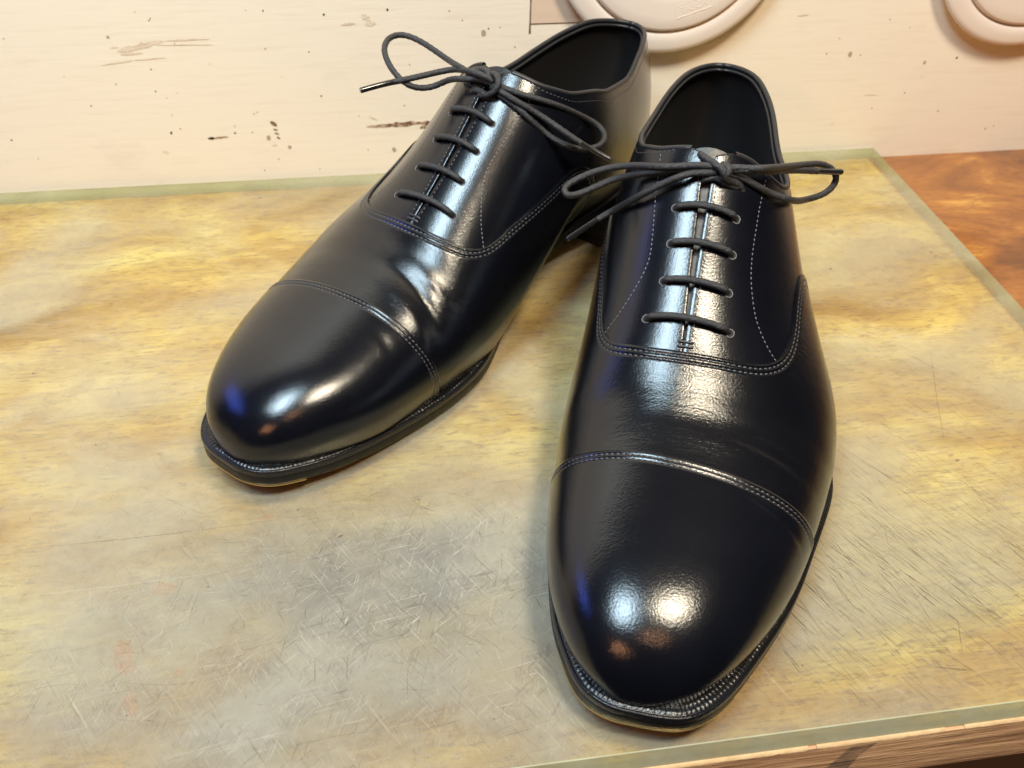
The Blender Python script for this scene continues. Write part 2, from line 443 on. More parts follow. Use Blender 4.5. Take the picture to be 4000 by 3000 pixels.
streak_chip("paint_chip", M['chip'], (1430, 496), (1700, 476), 3.6)
streak_chip("paint_chip", M['chip'], (1640, 500), (1690, 486), 3.4)
streak_chip("paint_chip", M['chip'], (810, 542), (895, 535), 1.7)
streak_chip("paint_chip", M['chip'], (813, 541), (838, 540), 2.6)
for a, b, w_ in (((1055, 478), (1083, 490), 3.6), ((1066, 505), (1086, 508), 1.6), ((1072, 520), (1090, 524), 1.5), ((1080, 536), (1096, 542), 1.3)):
    streak_chip("paint_chip", M['chip'], a, b, w_, 12, .4)
for a, b, w_ in (((455, 200), (640, 160), 4.2), ((470, 214), (560, 206), 2.4), ((395, 256), (520, 236), 1.3), ((520, 236), (650, 225), .9), ((640, 160), (820, 152), 1.2), ((600, 176), (840, 175), .8), ((430, 187), (462, 184), 1.5), ((1330, 98), (1390, 92), 1.7), ((1410, 60), (1450, 78), 5.5), ((1425, 95), (1470, 90), 3.4), ((1060, 568), (1085, 566), 2.2), ((635, 594), (662, 596), 2.6), ((1440, 455), (1476, 470), 1.5), ((3115, 63), (3160, 58), 1.0), ((3240, 490), (3262, 478), 1.7), ((3370, 372), (3430, 371), .6)):
    streak_chip("paint_scuff", M['chip_pale'], a, b, w_, 16, .7)
# a let-in repair patch with an open joint
x0, z0 = onwall(2070, 95); x1, _ = onwall(2226, 95)
m = MB(); m.box(x0 + .5, x1 + 40, 2.7, 3.3, z0 + .5, z0 + 90); t = NT("patch_paint")
t.p(Base_Color=t.mix(t.noise(40, 4, .6, t.mapping((1, 1, 8))), (.74, .58, .45), (.68, .50, .37)), Roughness=.55)
m.build("wall_patch", t.m, wall, angle=30)
m = MB()
up = []; dn = []
for i in range(26):
    f = i / 25; z = z0 - 5 + f * 95; w_ = random.uniform(.18, .42) * (1.8 if z < z0 else 1)
    up.append((x0 - w_, 2.95, z)); dn.append((x0 + w_ + .1, 2.95, z))
m.grid(np.array([up, dn]))
up = []; dn = []
for i in range(16):
    f = i / 15; x = x0 + f * (x1 - x0 + 20); w_ = random.uniform(.15, .5) * (.5 + f)
    up.append((x, 2.96, z0 + w_)); dn.append((x, 2.96, z0 - w_ * .3))
m.grid(np.array([up, dn]), flip=True)
m.build("wall_joint", M['crack'], wall, smooth=False)

# --- translucent sheet
sheet = empty("acrylic_sheet", "scratched translucent greenish acrylic sheet lying on the bench under both shoes", "sheet", (0, 0, 0))
m = MB()
b_ = .5
X0, X1, Y0s, Y1s = SHEET_X0, SHEET_X1, SHEET_Y0, SHEET_Y1
N = 40
m.add([(X0 + b_, Y0s + b_, 0), (X1 - b_, Y0s + b_, 0), (X1 - b_, Y1s - b_, 0), (X0 + b_, Y1s - b_, 0)], [(0, 1, 2, 3)])
m.build("sheet_face", M['acrylic'], sheet, smooth=False)
m = MB()
def ring(z, i): return [(X0 + i, Y0s + i, z), (X1 - i, Y0s + i, z), (X1 - i, Y1s - i, z), (X0 + i, Y1s - i, z)]
m.grid(np.array([ring(0, b_), ring(-.25, .2), ring(-8.3, -1.3)]), closed_v=True, flip=True)
m.build("sheet_edge", M['acrylic_edge'], sheet, smooth=False)
m = MB(); m.add(ring(-8.32, -1.2), [(3, 2, 1, 0)]); m.build("sheet_underside", M['acrylic_under'], sheet, smooth=False)

def sliver(mb, x, y, ang, L, w, curv=0.0, z=.06):
    n = 5; up = []; dn = []
    for i in range(n):
        f = i / (n - 1); s = (f - .5) * L; e = w * .5 * (.15 + math.sin(math.pi * f))
        px = x + s * math.cos(ang) - curv * s * s * math.sin(ang); py = y + s * math.sin(ang) + curv * s * s * math.cos(ang)
        nx, ny = -math.sin(ang), math.cos(ang)
        up.append((px + nx * e, py + ny * e, z)); dn.append((px - nx * e, py - ny * e, z))
    if max(u[1] for u in up) > Y1s - 2 or min(u[1] for u in up) < Y0s + 1.0 or max(u[0] for u in up) > X1 - 2: return
    mb.grid(np.array([up, dn]), flip=True)
ml = MB(); md = MB()
def scatter(mb, n, cx, cy, sx, sy, a0, asd, L0, L1, w0, w1, z):
    for _ in range(n):
        x = random.gauss(cx, sx); y = random.gauss(cy, sy)
        sliver(mb, x, y, math.radians(random.gauss(a0, asd)), L0 + (L1 - L0) * min(2.2, random.expovariate(2.2)), w0 + (w1 - w0) * random.random() ** 2, random.gauss(0, .006), z)
scatter(ml, 300, 0, -285, 60, 42, 20, 28, 2, 9, .04, .12, .07)
scatter(ml, 300, 30, -250, 150, 80, 40, 60, 2, 18, .03, .08, .07)
scatter(ml, 120, -90, -310, 25, 16, 60, 50, 3, 10, .05, .16, .07)
scatter(ml, 90, 60, -350, 40, 10, -62, 18, 4, 18, .05, .15, .07)
scatter(ml, 50, 60, -180, 150, 90, 10, 60, 20, 60, .04, .08, .07)
scatter(ml, 60, -70, -262, 26, 12, -15, 30, 4, 20, .04, .1, .07)
scatter(md, 260, -20, -300, 50, 26, 75, 45, 2, 10, .05, .17, .05)
scatter(md, 160, 10, -280, 70, 40, 15, 30, 4, 26, .04, .12, .05)
scatter(md, 950, 160, -318, 42, 30, -62, 9, 4, 22, .05, .22, .05)
scatter(md, 130, 150, -322, 34, 26, -62, 7, 3, 11, .18, .42, .052)
scatter(ml, 90, 140, -325, 34, 24, -60, 14, 3, 10, .06, .2, .07)
scatter(md, 50, -10, -300, 50, 28, 40, 60, 2, 9, .12, .34, .052)
scatter(md, 260, 190, -240, 45, 40, -58, 10, 6, 30, .04, .14, .05)
scatter(md, 240, 20, -240, 160, 80, 60, 70, 2, 10, .04, .12, .05)
scatter(md, 150, -60, -250, 60, 30, 70, 40, 2, 8, .05, .14, .05)
scatter(md, 60, 170, -352, 60, 8, -60, 10, 6, 16, .06, .2, .05)
for a, b, w_, mb in (((0, 2165), (1300, 2010), .16, md), ((0, 2345), (900, 2235), .18, ml), ((0, 1300), (420, 1225), .16, ml), ((760, 1180), (1000, 1150), .2, ml), ((3230, 1255), (3560, 1360), .35, ml), ((3150, 1440), (3500, 1370), .16, ml), ((3630, 1365), (3690, 1750), .2, md), ((2870, 2745), (3500, 2845), .12, md), ((3640, 2605), (3800, 2620), .5, md), ((3740, 2415), (3760, 2560), .25, md), ((900, 1750), (1700, 1600), .10, ml)):
    (xa, ya), (xb, yb) = onsheet(*a), onsheet(*b)
    sliver(mb, (xa + xb) / 2, (ya + yb) / 2, math.atan2(yb - ya, xb - xa), math.hypot(xb - xa, yb - ya), w_, .0004, .08)
for _ in range(70):
    x = random.uniform(-200, 285); y = random.uniform(-350, -15); r = random.uniform(.15, .5)
    md.add([(p_[0], p_[2], .055) for p_ in blob(x, y, r, r, 0, 7, .3)], [tuple(range(7))])
for px, py, r in ((3640, 985, .9), (3655, 1000, .7), (3245, 1050, .9), (2960, 700, .6), (1015, 773, .8), (3740, 1798, .9), (1330, 2095, .8)):
    x, y = onsheet(px, py); md.add([(p_[0], p_[2], .056) for p_ in blob(x, y, r * 1.3, r * .7, .5, 9, .35)], [tuple(range(9))])
tag(ml.build("light_scratches", M['scr_light'], sheet, smooth=False), kind="stuff")
tag(md.build("dirt_scratches", M['scr_dark'], sheet, smooth=False), kind="stuff")
ms = MB()
for px, py, rx, ry in ((480, 2560, 3.0, 6), (500, 2600, 2.2, 3), (425, 1772, 1.6, 1.6), (700, 2630, 2, 1.5), (510, 2750, 2.2, 4), (1040, 2020, 3, 2), (640, 2300, 4, 3)):
    x, y = onsheet(px, py); ms.add([(p_[0], p_[2], .04) for p_ in blob(x, y, rx, ry, .2, 14, .3)], [tuple(range(14))])
tag(ms.build("red_stains", M['stain_red'], sheet, smooth=False), kind="stuff")

# --- round plastic discs on the wall
def lathe_disc(name, cx, cz, label, text=None):
    root = empty(name, label, "wall disc", (cx * MM, 3.2 * MM, cz * MM), 0, "white discs fixed to the wall")
    def lat(prof, nm):
        n = 120; G = []
        for r, d in prof:
            G.append([(r * math.cos(2 * math.pi * i / n), -d, r * math.sin(2 * math.pi * i / n)) for i in range(n)])
        mm = MB(); mm.grid(np.array(G), closed_v=True, flip=False); return mm.build(nm, M['plastic'], root, angle=50)
    lat([(61, 0), (61, 4), (64.2, 4.2), (65.6, 4.9), (66.0, 6.0), (65.6, 7.1), (64.6, 7.9), (62.5, 8.4), (59, 8.7), (56, 8.8), (54.6, 8.4), (54.2, 7.4), (53.9, 6.2)], "rim")
    lat([(53.95, 6.1), (53.2, 6.3), (53.0, 8.6), (52.4, 9.4), (51, 9.9), (45, 10.1), (38, 10.2), (33, 10.2), (31.5, 9.7), (31, 8.2), (29, 8.0), (0.01, 8.0)], "face_plate")
    if text:
        tx, tz, ang, w = text
        cu = bpy.data.curves.new("embossed_text", 'FONT'); cu.body = "TASCA"; cu.size = 5.0 * MM; cu.extrude = .12 * MM; cu.align_x = 'CENTER'; cu.align_y = 'CENTER'
        tmp = bpy.data.objects.new("embossed_text", cu)
        me = bpy.data.meshes.new_from_object(tmp); bpy.data.objects.remove(tmp)
        o = link(bpy.data.objects.new("embossed_text", me)); me.materials.clear(); me.materials.append(M['plastic'])
        o.parent = root; o.location = (tx * MM, -10.13 * MM, tz * MM); o.rotation_euler = (math.pi / 2, -ang, 0)
        f = MB(); a, b, q = 10.2, 3.5, .28
        for (u0, u1, v0, v1) in ((-a, a, b - q, b), (-a, a, -b, -b + q), (-a, -a + q, -b + q, b - q), (a - q, a, -b + q, b - q)):
            f.box(u0, u1, v0, v1, -.1, .16)
        o = f.build("embossed_frame", M['plastic'], root, smooth=False); o.location = (tx * MM, -10.1 * MM, tz * MM); o.rotation_euler = (math.pi / 2, -ang, 0)
    return root
lathe_disc("wall_disc", 143.0, 134.5, "white plastic disc on the wall behind the left shoe's heel, with faint embossed lettering", (13.5, -39.5, math.radians(18), 0))
lathe_disc("wall_disc", 361.0, 131.0, "white plastic disc on the wall cut off by the photo's right edge")

# ------------------------------------------------------------------ the shoe last
YA, YB = 3.8, 299.0
ZBK = ([0, 20, 50, 95, 130, 165, 200, 230, 265, 300], [15.3, 12.7, 9.2, 7.75, 9.0, 14.3, 22, 27, 29.6, 31])
def zfeather(y): return cspl(*ZBK, y)
SOLE_T = 7.6
def zsole(y): return np.maximum(zfeather(y) - SOLE_T, .05)
KXR = ([3, 40, 80, 120, 170, 220, 299], [-2.3, -2.4, -1.2, -1.9, -2.7, -2.4, 1.8])
KWL = ([3, 14, 22, 34, 55, 80, 110, 135, 165, 200, 235, 258, 275, 299], [34.8, 36.6, 38.0, 41.0, 47.0, 54.4, 61.8, 62.2, 53, 41, 33.6, 31.8, 31.4, 31])
KWM = ([3, 22, 34, 55, 80, 110, 135, 165, 200, 235, 258, 275, 299], [29.6, 30.8, 32, 35, 38.3, 39.4, 37.6, 35.8, 33.6, 30.6, 29.2, 29.0, 29.4])
KH = ([3, 30, 55, 80, 100, 115, 140, 173, 200, 240, 299], [26.4, 30.6, 36.5, 42.3, 49.3, 59.2, 76.2, 98.9, 107.6, 104.7, 94])
KL = ([3, 40, 80, 115, 150, 180, 299], [-.035, -.03, -.008, .07, .115, .05, 0])
KM = ([3, 40, 80, 115, 150, 180, 299], [-.038, -.032, -.014, -.004, -.004, 0, 0])
def dome(t_, n): return np.power(np.maximum(1 - np.power(np.clip(1 - t_, 0, 1), n), 0), 1 / n)
def S0(y, al):
    y, al = np.broadcast_arrays(np.asarray(y, float), np.asarray(al, float))
    yc = np.clip(y, YA, YB)
    xr = cspl(*KXR, yc)
    dt = dome((yc - YA) / 55, 2.2) * dome((YB - yc) / 62, 2.05)
    w = np.where(al >= 0, cspl(*KWL, yc), cspl(*KWM, yc)) * dt
    H = cspl(*KH, yc) * dome((yc - YA) / 38, 2.4)
    k = np.where(al >= 0, cspl(*KL, yc), cspl(*KM, yc))
    zb = zfeather(yc)
    a = np.abs(al); sg = np.where(al >= 0, 1., -1.)
    arch = np.exp(-((yc - 188) / 40.) ** 2)
    med = al < 0
    hb = 15 * (1 - np.exp(-H / 24)) + np.where(med, 22., 5.) * arch; Hh = H - hb
    lo = .16
    th = np.clip((1 - a - lo) / (1 - lo), 0, 1) * np.pi / 2
    c, s = np.cos(th), np.sin(th)
    rho = 1 - k * np.sin(2 * th) ** 2
    cc = np.clip((a - (1 - lo)) / lo, 0, 1.3)
    und = np.minimum(3.0, .12 * w) + np.where(med, 17.5, 3.0) * arch
    x = xr + sg * (w * c * rho - und * cc ** 1.45)
    h = hb * (1 - cc) + Hh * s * rho
    kk = np.clip((y - 205) / 94, 0, 1); kk = kk * kk * (3 - 2 * kk); hh = np.clip(h / 75, 0, 1.3)
    yy = y + kk * (-9 * hh ** 2 + 3.5 * np.sin(np.pi * np.clip(hh, 0, 1)))
    return np.stack([x, yy, zb + h], -1)

TL = [(167.9, 0), (171.6, .10), (173.0, .165), (175.2, .275), (180, .385), (190, .478), (205, .537), (220, .556), (240, .536), (265, .497), (285, .470), (299, .475)]
TM = [(167.9, 0), (171.2, .10), (172.4, .165), (175.5, .268), (181, .362), (190.4, .46), (205, .522), (220, .553), (240, .55), (265, .50), (285, .478), (299, .475)]
VL = [(111.6, 0), (112.4, .12), (114.4, .225), (120, .325), (129, .395), (140, .442), (152, .482), (164, .545), (171, .66), (176, .85), (178, 1.06)]
VMd = [(111.6, 0), (112.2, .12), (114.0, .235), (118.5, .375), (127, .462), (140, .515), (154.6, .585), (167.6, .645), (182, .70), (195, .765), (202, .86), (204, 1.06)]
CAPK = ([-1.1, -.7, -.35, 0, .35, .7, 1.1], [83.5, 79.8, 76.6, 74.4, 72.3, 71.0, 72.2])
EYL = [(163.6, .118), (153.9, .124), (143.6, .120), (132.4, .119), (120.8, .138)]
EYM = [(163.6, .128), (153.9, .136), (143.8, .133), (132.9, .142), (122.0, .200)]
SML = [(173.2, .262), (161, .225), (143.4, .199), (131, .225), (122.5, .30), (116.5, .46)]
SMM = [(174.2, .277), (161.3, .263), (143, .238), (130, .335), (122.5, .475)]
SOLX = [-2, 11, 20.2, 28.0, 38, 48.8, 56, 62, 65, 63, 56, 46, 38, 34, 33, 31, 22, 10, 0, -9, -19, -27, -30, -28.5, -23, -18.5, -19.5, -26.5, -34.5, -40.5, -42, -41, -36.8, -31.6, -26, -19, -10]
SOLY = [0, .8, 5.9, 15.2, 33, 56, 78, 98, 114, 131, 151, 175, 200, 225, 250, 275, 293, 299.3, 300.3, 299.3, 294, 280, 262, 240, 215, 190, 170, 150, 130, 112, 95, 78.7, 53, 30.5, 17.0, 5.8, .8]
def sole_outline(n):
    k = 6
    X = np.array(SOLX[-k:] + SOLX + SOLX[:k + 1]); Y = np.array(SOLY[-k:] + SOLY + SOLY[:k + 1])
    i = np.arange(len(X)) - k
    q = np.linspace(0, len(SOLX), 2401)
    x = cspl(i, X, q); y = cspl(i, Y, q)
    # soften
    for _ in range(60):
        x[:-1] = (np.roll(x[:-1], 1) + 2 * x[:-1] + np.roll(x[:-1], -1)) / 4; y[:-1] = (np.roll(y[:-1], 1) + 2 * y[:-1] + np.roll(y[:-1], -1)) / 4
        x[-1] = x[0]; y[-1] = y[0]
    L = np.r_[0, np.cumsum(np.hypot(np.diff(x), np.diff(y)))]
    u = np.linspace(0, L[-1], n + 1)[:-1]
    return np.interp(u, L, x), np.interp(u, L, y), L[-1]

def build_shoe(mir, loc, yaw, label, bow, seed, creases):
    rs = np.random.RandomState(seed)
    root = empty("oxford_shoe", label, "shoe", (loc[0] * MM, loc[1] * MM, 0), 0, "pair of black shoes")
    ca, sa = math.cos(yaw), math.sin(yaw)
    def W(P):
        """last space (x lateral, y from toe) -> shoe space turned on the sheet"""
        P = np.asarray(P, float)
        x = P[..., 0] * mir
        return np.stack([x * ca + P[..., 1] * sa, -x * sa + P[..., 1] * ca, P[..., 2]], -1)
    flip0 = mir > 0
    ph = rs.rand(6) * 6.28
    def disp(y, al):
        d = np.zeros(np.broadcast(y, al).shape)
        env = np.exp(-((y - 96) / 17.) ** 2)
        d = d + env * (.06 * np.sin(y * .42 + al * 5 + ph[0]) + .09 * np.sin(y * .22 - al * 9 + ph[1]) + .08 * np.sin(al * 11 + ph[2]))
        d = d + .10 * np.sin(y * .11 + al * 4 + ph[3]) * np.clip((y - 20) / 30, 0, 1)
        for (y0, a0, slope, curv, dep, sy, sa_) in creases:
            yc = y0 + slope * (al - a0) + curv * (al - a0) ** 2
            e = np.exp(-((al - a0) / sa_) ** 2)
            u = (y - yc) / sy
            d = d - dep * e * (np.exp(-u * u) - .55 * np.exp(-((np.abs(u) - 2.1) / 1.2) ** 2))
        return d
    def SD(y, al, off=0.0):
        y, al = np.broadcast_arrays(np.asarray(y, float), np.asarray(al, float))
        P = S0(y, al)
        ey = np.where(y < 150, .12, -.12); ea = np.where(al > 0, -.0015, .0015)
        yi = np.clip(y, YA + .02, YB - .02)
        P1 = S0(yi, al)
        du = (S0(yi + ey, al) - P1) * np.sign(ey)[..., None]; dv = (S0(yi, al + ea) - P1) * np.sign(ea)[..., None]
        n = np.cross(dv, du)
        l = np.linalg.norm(n, axis=-1, keepdims=True)
        n = n / np.maximum(l, 1e-12)
        return P + n * (np.asarray(off, float) + disp(y, al))[..., None]
    # make sure normals point out
    tst = SD(60., 0., 1.) - SD(60., 0., 0.)
    sgn = 1.0 if tst[2] > 0 else -1.0
    def S(y, al, off=0.0):
        return SD(y, al, sgn * np.asarray(off, float)) if sgn > 0 else SDm(y, al, off)
    def SDm(y, al, off):
        P0 = SD(y, al, 0.0); P1 = SD(y, al, 1.0)
        return P0 - (P1 - P0) * np.asarray(off, float)[..., None] if np.ndim(off) else P0 - (P1 - P0) * off

    G_ = 105.0
    # ---------------- edge curves in (y, al)
    def dense(pts, n=400):
        pts = np.asarray(pts, float); tt = np.r_[0, np.cumsum(np.hypot(np.diff(pts[:, 0]), np.diff(pts[:, 1]) * G_))]
        q = np.linspace(0, tt[-1], n)
        return np.stack([pchip(tt, pts[:, 0], q), pchip(tt, pts[:, 1], q)], -1)
    def smooth(c, n=12):
        for _ in range(n): c[1:-1] = (c[:-2] + 2 * c[1:-1] + c[2:]) / 4
        return c
    def seg3(c, off):
        P = S(c[:, 0], c[:, 1], off); L = np.r_[0, np.cumsum(np.linalg.norm(np.diff(P, axis=0), axis=1))]
        return P, L
    st = MB(); st2 = MB()
    def stitch_row(mb, c, off, pitch=2.2, length=1.5, r=.26, sink=.0):
        P, L = seg3(c, off)
        n = int(L[-1] / pitch)
        for i in range(n):
            u0 = i * pitch + .3 + rs.uniform(-.08, .08); u1 = u0 + length
            a = np.array([np.interp(u0, L, P[:, k]) for k in range(3)]); b = np.array([np.interp(u1, L, P[:, k]) for k in range(3)])
            cy = np.interp((u0 + u1) / 2, L, c[:, 0]); cal = np.interp((u0 + u1) / 2, L, c[:, 1])
            nn = S(cy, cal, off + 1.0) - S(cy, cal, off)
            tt = b - a; tt /= max(np.linalg.norm(tt), 1e-9); sd = np.cross(tt, nn); sd /= max(np.linalg.norm(sd), 1e-9)
            mid = (a + b) / 2
            v = [a - nn * .12, mid + sd * r, mid + nn * r * .9, mid - sd * r, b - nn * .12]
            v2 = [a + (mid - a) * .45 + sd * r * .9, a + (mid - a) * .45 + nn * r * .75, a + (mid - a) * .45 - sd * r * .9,
                  b + (mid - b) * .45 + sd * r * .9, b + (mid - b) * .45 + nn * r * .75, b + (mid - b) * .45 - sd * r * .9]
            V = np.array([v[0]] + v2 + [v[4]])
            F = [(0, 1, 2), (0, 2, 3), (1, 4, 5, 2), (2, 5, 6, 3), (4, 7, 5), (5, 7, 6)]
            mb.add(W(V), F if flip0 else [f[::-1] for f in F])
    OFFV, OFFC = .95, 1.75

    # ---------------- quarters (lower layer), both sides
    for side, tl, vv in ((1, TL, VL), (-1, TM, VMd)):
        tl = np.asarray(tl, float)
        ys = np.unique(np.concatenate([np.linspace(104, 166, 70), np.linspace(166, 182, 56), np.linspace(182, 262, 60), 299 - 37 * (1 - np.sin(np.linspace(0, np.pi / 2, 40)))]))
        slit = .004 + .020 * np.clip((ys - 113.5) / 54, 0, 1) ** 1.2
        slit = np.where(ys < 113.5, .0008, slit)
        at = np.where(ys < tl[0, 0], 0, pchip(tl[:, 0], tl[:, 1], np.clip(ys, tl[0, 0], 299)))
        at = np.maximum(at, slit)
        # rows of columns: denser near the top edge
        q = np.concatenate([[0, .004, .010, .018, .028, .04, .055], np.linspace(.075, 1.0, 60)])
        al = at[:, None] + (1.03 - at[:, None]) * q[None]
        YY = np.broadcast_to(ys[:, None], al.shape)
        edge = np.array([-.35, -.1, 0, 0, 0, 0, 0] + [0] * 60) * .6
        base = S(YY, al * side, np.broadcast_to(edge, al.shape))
        inner = S(YY[:, :1], al[:, :1] * side, np.full((len(ys), 1), -1.6))
        P = np.concatenate([inner, base], 1)
        m = MB(); m.grid(W(P), flip=(flip0 == (side > 0)))
        m.build("quarter", M['leather'], root, angle=55)
        # lining
        q2 = np.linspace(0, 1, 36)
        al2 = at[:, None] + (1.03 - at[:, None]) * q2[None]
        lin = S(np.broadcast_to(ys[:, None], al2.shape), al2 * side, np.full(al2.shape, -1.7))
        m = MB(); m.grid(W(lin), flip=(flip0 != (side > 0))); m.build("lining", M['lining'], root, angle=0)
        # topline binding
        c = smooth(dense(tl[1:], 300), 6)
        Pb = S(c[:, 0], c[:, 1] * side, np.full(len(c), -.75))
        m = MB(); m.tube(W(Pb), 1.2, 10)
        Pl = S(c[:, 0], (c[:, 1] + .012) * side, np.full(len(c), -2.3)); m.tube(W(Pl), .85, 8)
        m.build("topline_binding", M['edge'], root, angle=0)
        c2 = c.copy(); c2[:, 1] += .032; c2 = c2[12:-4]
        stitch_row(st, c2 * [1, side], .05, 2.0, 1.3, .22)
        # facing edge stitches and facing seam
        ye = np.linspace(116, 166, 120)
        ce = np.stack([ye, side * (.022 + .020 * np.clip((ye - 113.5) / 54, 0, 1) ** 1.2)], -1)
        stitch_row(st, ce, .05, 2.0, 1.3, .24)
        cs = smooth(dense(SML if side > 0 else SMM, 300), 10)
        stitch_row(st2, cs * [1, side], .05, 1.85, 1.3, .24)
        # heel back strip
        yb = 299 - 3.2 * np.linspace(0, 1, 6) ** 2
        # eyelets
        for (y_, a_) in (EYL if side > 0 else EYM):
            ctr = S(y_, a_ * side, .05); n_ = S(y_, a_ * side, 1.05) - ctr
            tx = S(y_ + .5, a_ * side, .05) - ctr; tx /= np.linalg.norm(tx); ty = np.cross(n_, tx)
            ang = np.linspace(0, 2 * np.pi, 19)
            rr = 1.55 + rs.uniform(-.12, .12, 19); rr[-1] = rr[0]
            ringp = ctr + rr[:, None] * (np.cos(ang)[:, None] * tx + np.sin(ang)[:, None] * ty)
            m = MB(); m.tube(W(ringp), .20, 6, caps=False)
            m.build("eyelet", M['eyelet'], root, angle=0)
            m = MB(); rr2 = 1.5
            m.add(W(np.concatenate([[ctr + n_ * .04], ctr + n_ * .04 + rr2 * (np.cos(ang[:-1])[:, None] * tx + np.sin(ang[:-1])[:, None] * ty)])), [((0, 1 + i, 1 + (i + 1) % 18) if flip0 else (0, 1 + (i + 1) % 18, 1 + i)) for i in range(18)])
            m.build("eyelet_hole", M['lining'], root, smooth=False)

    # heel back seam strip
    zz = np.linspace(.47, 1.02, 40)
    A_ = []
    for s_ in (-1, -.5, 0, .5, 1):
        yy_ = np.full(40, 298.9 - abs(s_) * .5)
        A_.append(S(yy_, (zz if s_ >= 0 else -zz), np.full(40, .35)))
    m = MB(); m.grid(W(np.array(A_)), flip=flip0); m.build("back_strip", M['leather'], root, angle=0)

    # ---------------- vamp
    tv = NT("black_leather_creased")
    r1 = tv.mapping(rot=(0, 0, yaw))
    wr = tv.noise(520, 3, .6, tv.mapping((.22, 1, .6), src=r1), dist=.25)
    fi = tv.noise(1500, 3, .6)
    big_ = tv.noise(55, 2, .5)
    hgt = tv.math('MULTIPLY', wr, tv.ramp(big_, [(.35, .25), (.6, 1.0)]))
    nb_ = tv.bump(hgt, .17, .0007, tv.bump(fi, .20, .0005))
    tv.p(Base_Color=(.0025, .0028, .0046, 1), Roughness=tv.ramp(big_, [(.3, .34), (.75, .46)]), Normal=nb_, Specular_IOR_Level=.05, Coat_Weight=1.0, Coat_Roughness=.185, Coat_Normal=nb_)
    c = np.concatenate([(np.asarray(VMd) * [1, -1])[::-1], np.asarray(VL)[1:]])
    E_ = smooth(dense(c, 520), 60)
    tg = np.gradient(E_ * [1, G_], axis=0); tg /= np.linalg.norm(tg, axis=1, keepdims=True)
    nr = np.stack([-tg[:, 1], tg[:, 0]], -1)           # points towards the toe
    f = np.linspace(0, 1, 520)
    # matching point on the cap line
    gal = E_[:, 1]
    acap = np.clip(np.sign(gal) * np.abs(gal) ** .82 * 1.0, -1.06, 1.06)
    sc_ = np.linspace(-1.06, 1.06, 520); acap = .55 * acap + .45 * sc_
    ycap = pchip(*CAPK, acap)
    Cp = np.stack([ycap - 7.0, acap * G_], -1)
    E2 = E_ * [1, G_]
    dist = np.linalg.norm(E2 - Cp, axis=1)
    d1 = np.clip(dist * .35, 6, 16)[:, None]
    rows = np.concatenate([np.linspace(0, .10, 26), np.linspace(.115, 1, 70)])
    B0, B1, B2, B3 = E2, E2 + nr * d1, Cp + np.array([10., 0]), Cp
    uu = rows[:, None, None]
    Q = B0 * (1 - uu) ** 3 + 3 * B1 * uu * (1 - uu) ** 2 + 3 * B2 * uu ** 2 * (1 - uu) + B3 * uu ** 3
    dE = np.linalg.norm(Q - E2[None], axis=-1)
    def seam_profile(d, off, r1=1.5, r2=3.1):
        o = off - .28 * np.exp(-(d / .45) ** 2)
        o = o - .26 * np.exp(-((d - r1) / .5) ** 2) - .26 * np.exp(-((d - r2) / .5) ** 2)
        return o
    P = S(Q[..., 0], Q[..., 1] / G_, seam_profile(dE, OFFV))
    lip = S(Q[:1, :, 0], Q[:1, :, 1] / G_, np.full((1, 520), -.25))
    m = MB(); m.grid(W(np.concatenate([lip, P])), flip=not flip0)
    m.build("vamp", tv.m, root, angle=60)
    for d_ in (1.5, 3.1):
        cc = E2 + nr * d_; cc = cc / [1, G_]
        keep = np.abs(cc[:, 1]) < .97
        stitch_row(st, cc[keep], OFFV - .18, 2.1, 1.6, .33)

    # ---------------- toe cap
    na = 220
    al = np.linspace(-1.04, 1.04, na)
    yc_ = pchip(*CAPK, al)
    rows = np.concatenate([1 - np.cos(np.linspace(0, np.pi / 2, 90))])
    Qy = []
    for k_ in rows: Qy.append(YA + (yc_ - 6.0 - YA) * k_)
    for d_ in np.linspace(5.7, 0, 24): Qy.append(yc_ - d_)
    Qy = np.array(Qy); A2 = np.broadcast_to(al, Qy.shape)
    off = seam_profile(yc_[None] - Qy, OFFC, 1.6, 3.3)
    off[0] = OFFC
    P = S(Qy, A2, off)
    # the pole at the tip: pull straight forward
    P[0] = S0(np.full(na, YA), al) + np.array([0, -OFFC, 0])
    lip = S(Qy[-1:], A2[-1:], np.full((1, na), OFFV - .3))
    m = MB(); m.grid(W(np.concatenate([P, lip])), flip=flip0)
    m.build("toe_cap", M['leather_cap'], root, angle=60)
    for d_ in (1.6, 3.3):
        a_ = np.linspace(-.97, .97, 400)
        stitch_row(st, np.stack([pchip(*CAPK, a_) - d_, a_], -1), OFFC - .18, 2.0, 1.5, .30)

    # ---------------- tongue
    ty_ = np.linspace(108, 172.0, 50); ta = np.linspace(-.26, .26, 30)
    Yt, At = np.meshgrid(ty_, ta, indexing='ij')
    Yt = Yt - np.clip((Yt - 165) / 12, 0, 1) * (At / .3) ** 2 * 7
    m = MB(); m.grid(W(S(Yt, At, np.full(Yt.shape, -2.6))), flip=flip0)
    m.grid(W(S(Yt, At, np.full(Yt.shape, -3.8))), flip=not flip0)
    m.build("tongue", M['edge'], root, angle=0)

    # ---------------- bar tack at the foot of the opening
    m = MB()
    for dy in (113.2, 114.6):
        c_ = np.stack([np.full(14, dy), np.linspace(-.028, .028, 14)], -1)
        m.tube(W(S(c_[:, 0], c_[:, 1], np.r_[-.2, np.full(12, .38), -.2])), .42, 7)
    m.build("bar_tack", M['thread'], root, angle=0)
    tag(st.build("seam_stitching", M['thread'], root, angle=0), kind="stuff")
    tag(st2.build("facing_stitching", M['thread2'], root, angle=0), kind="stuff")

    # ---------------- welt, outsole, heel, toe plate
    n = 1560
    ox, oy, Ltot = sole_outline(n)
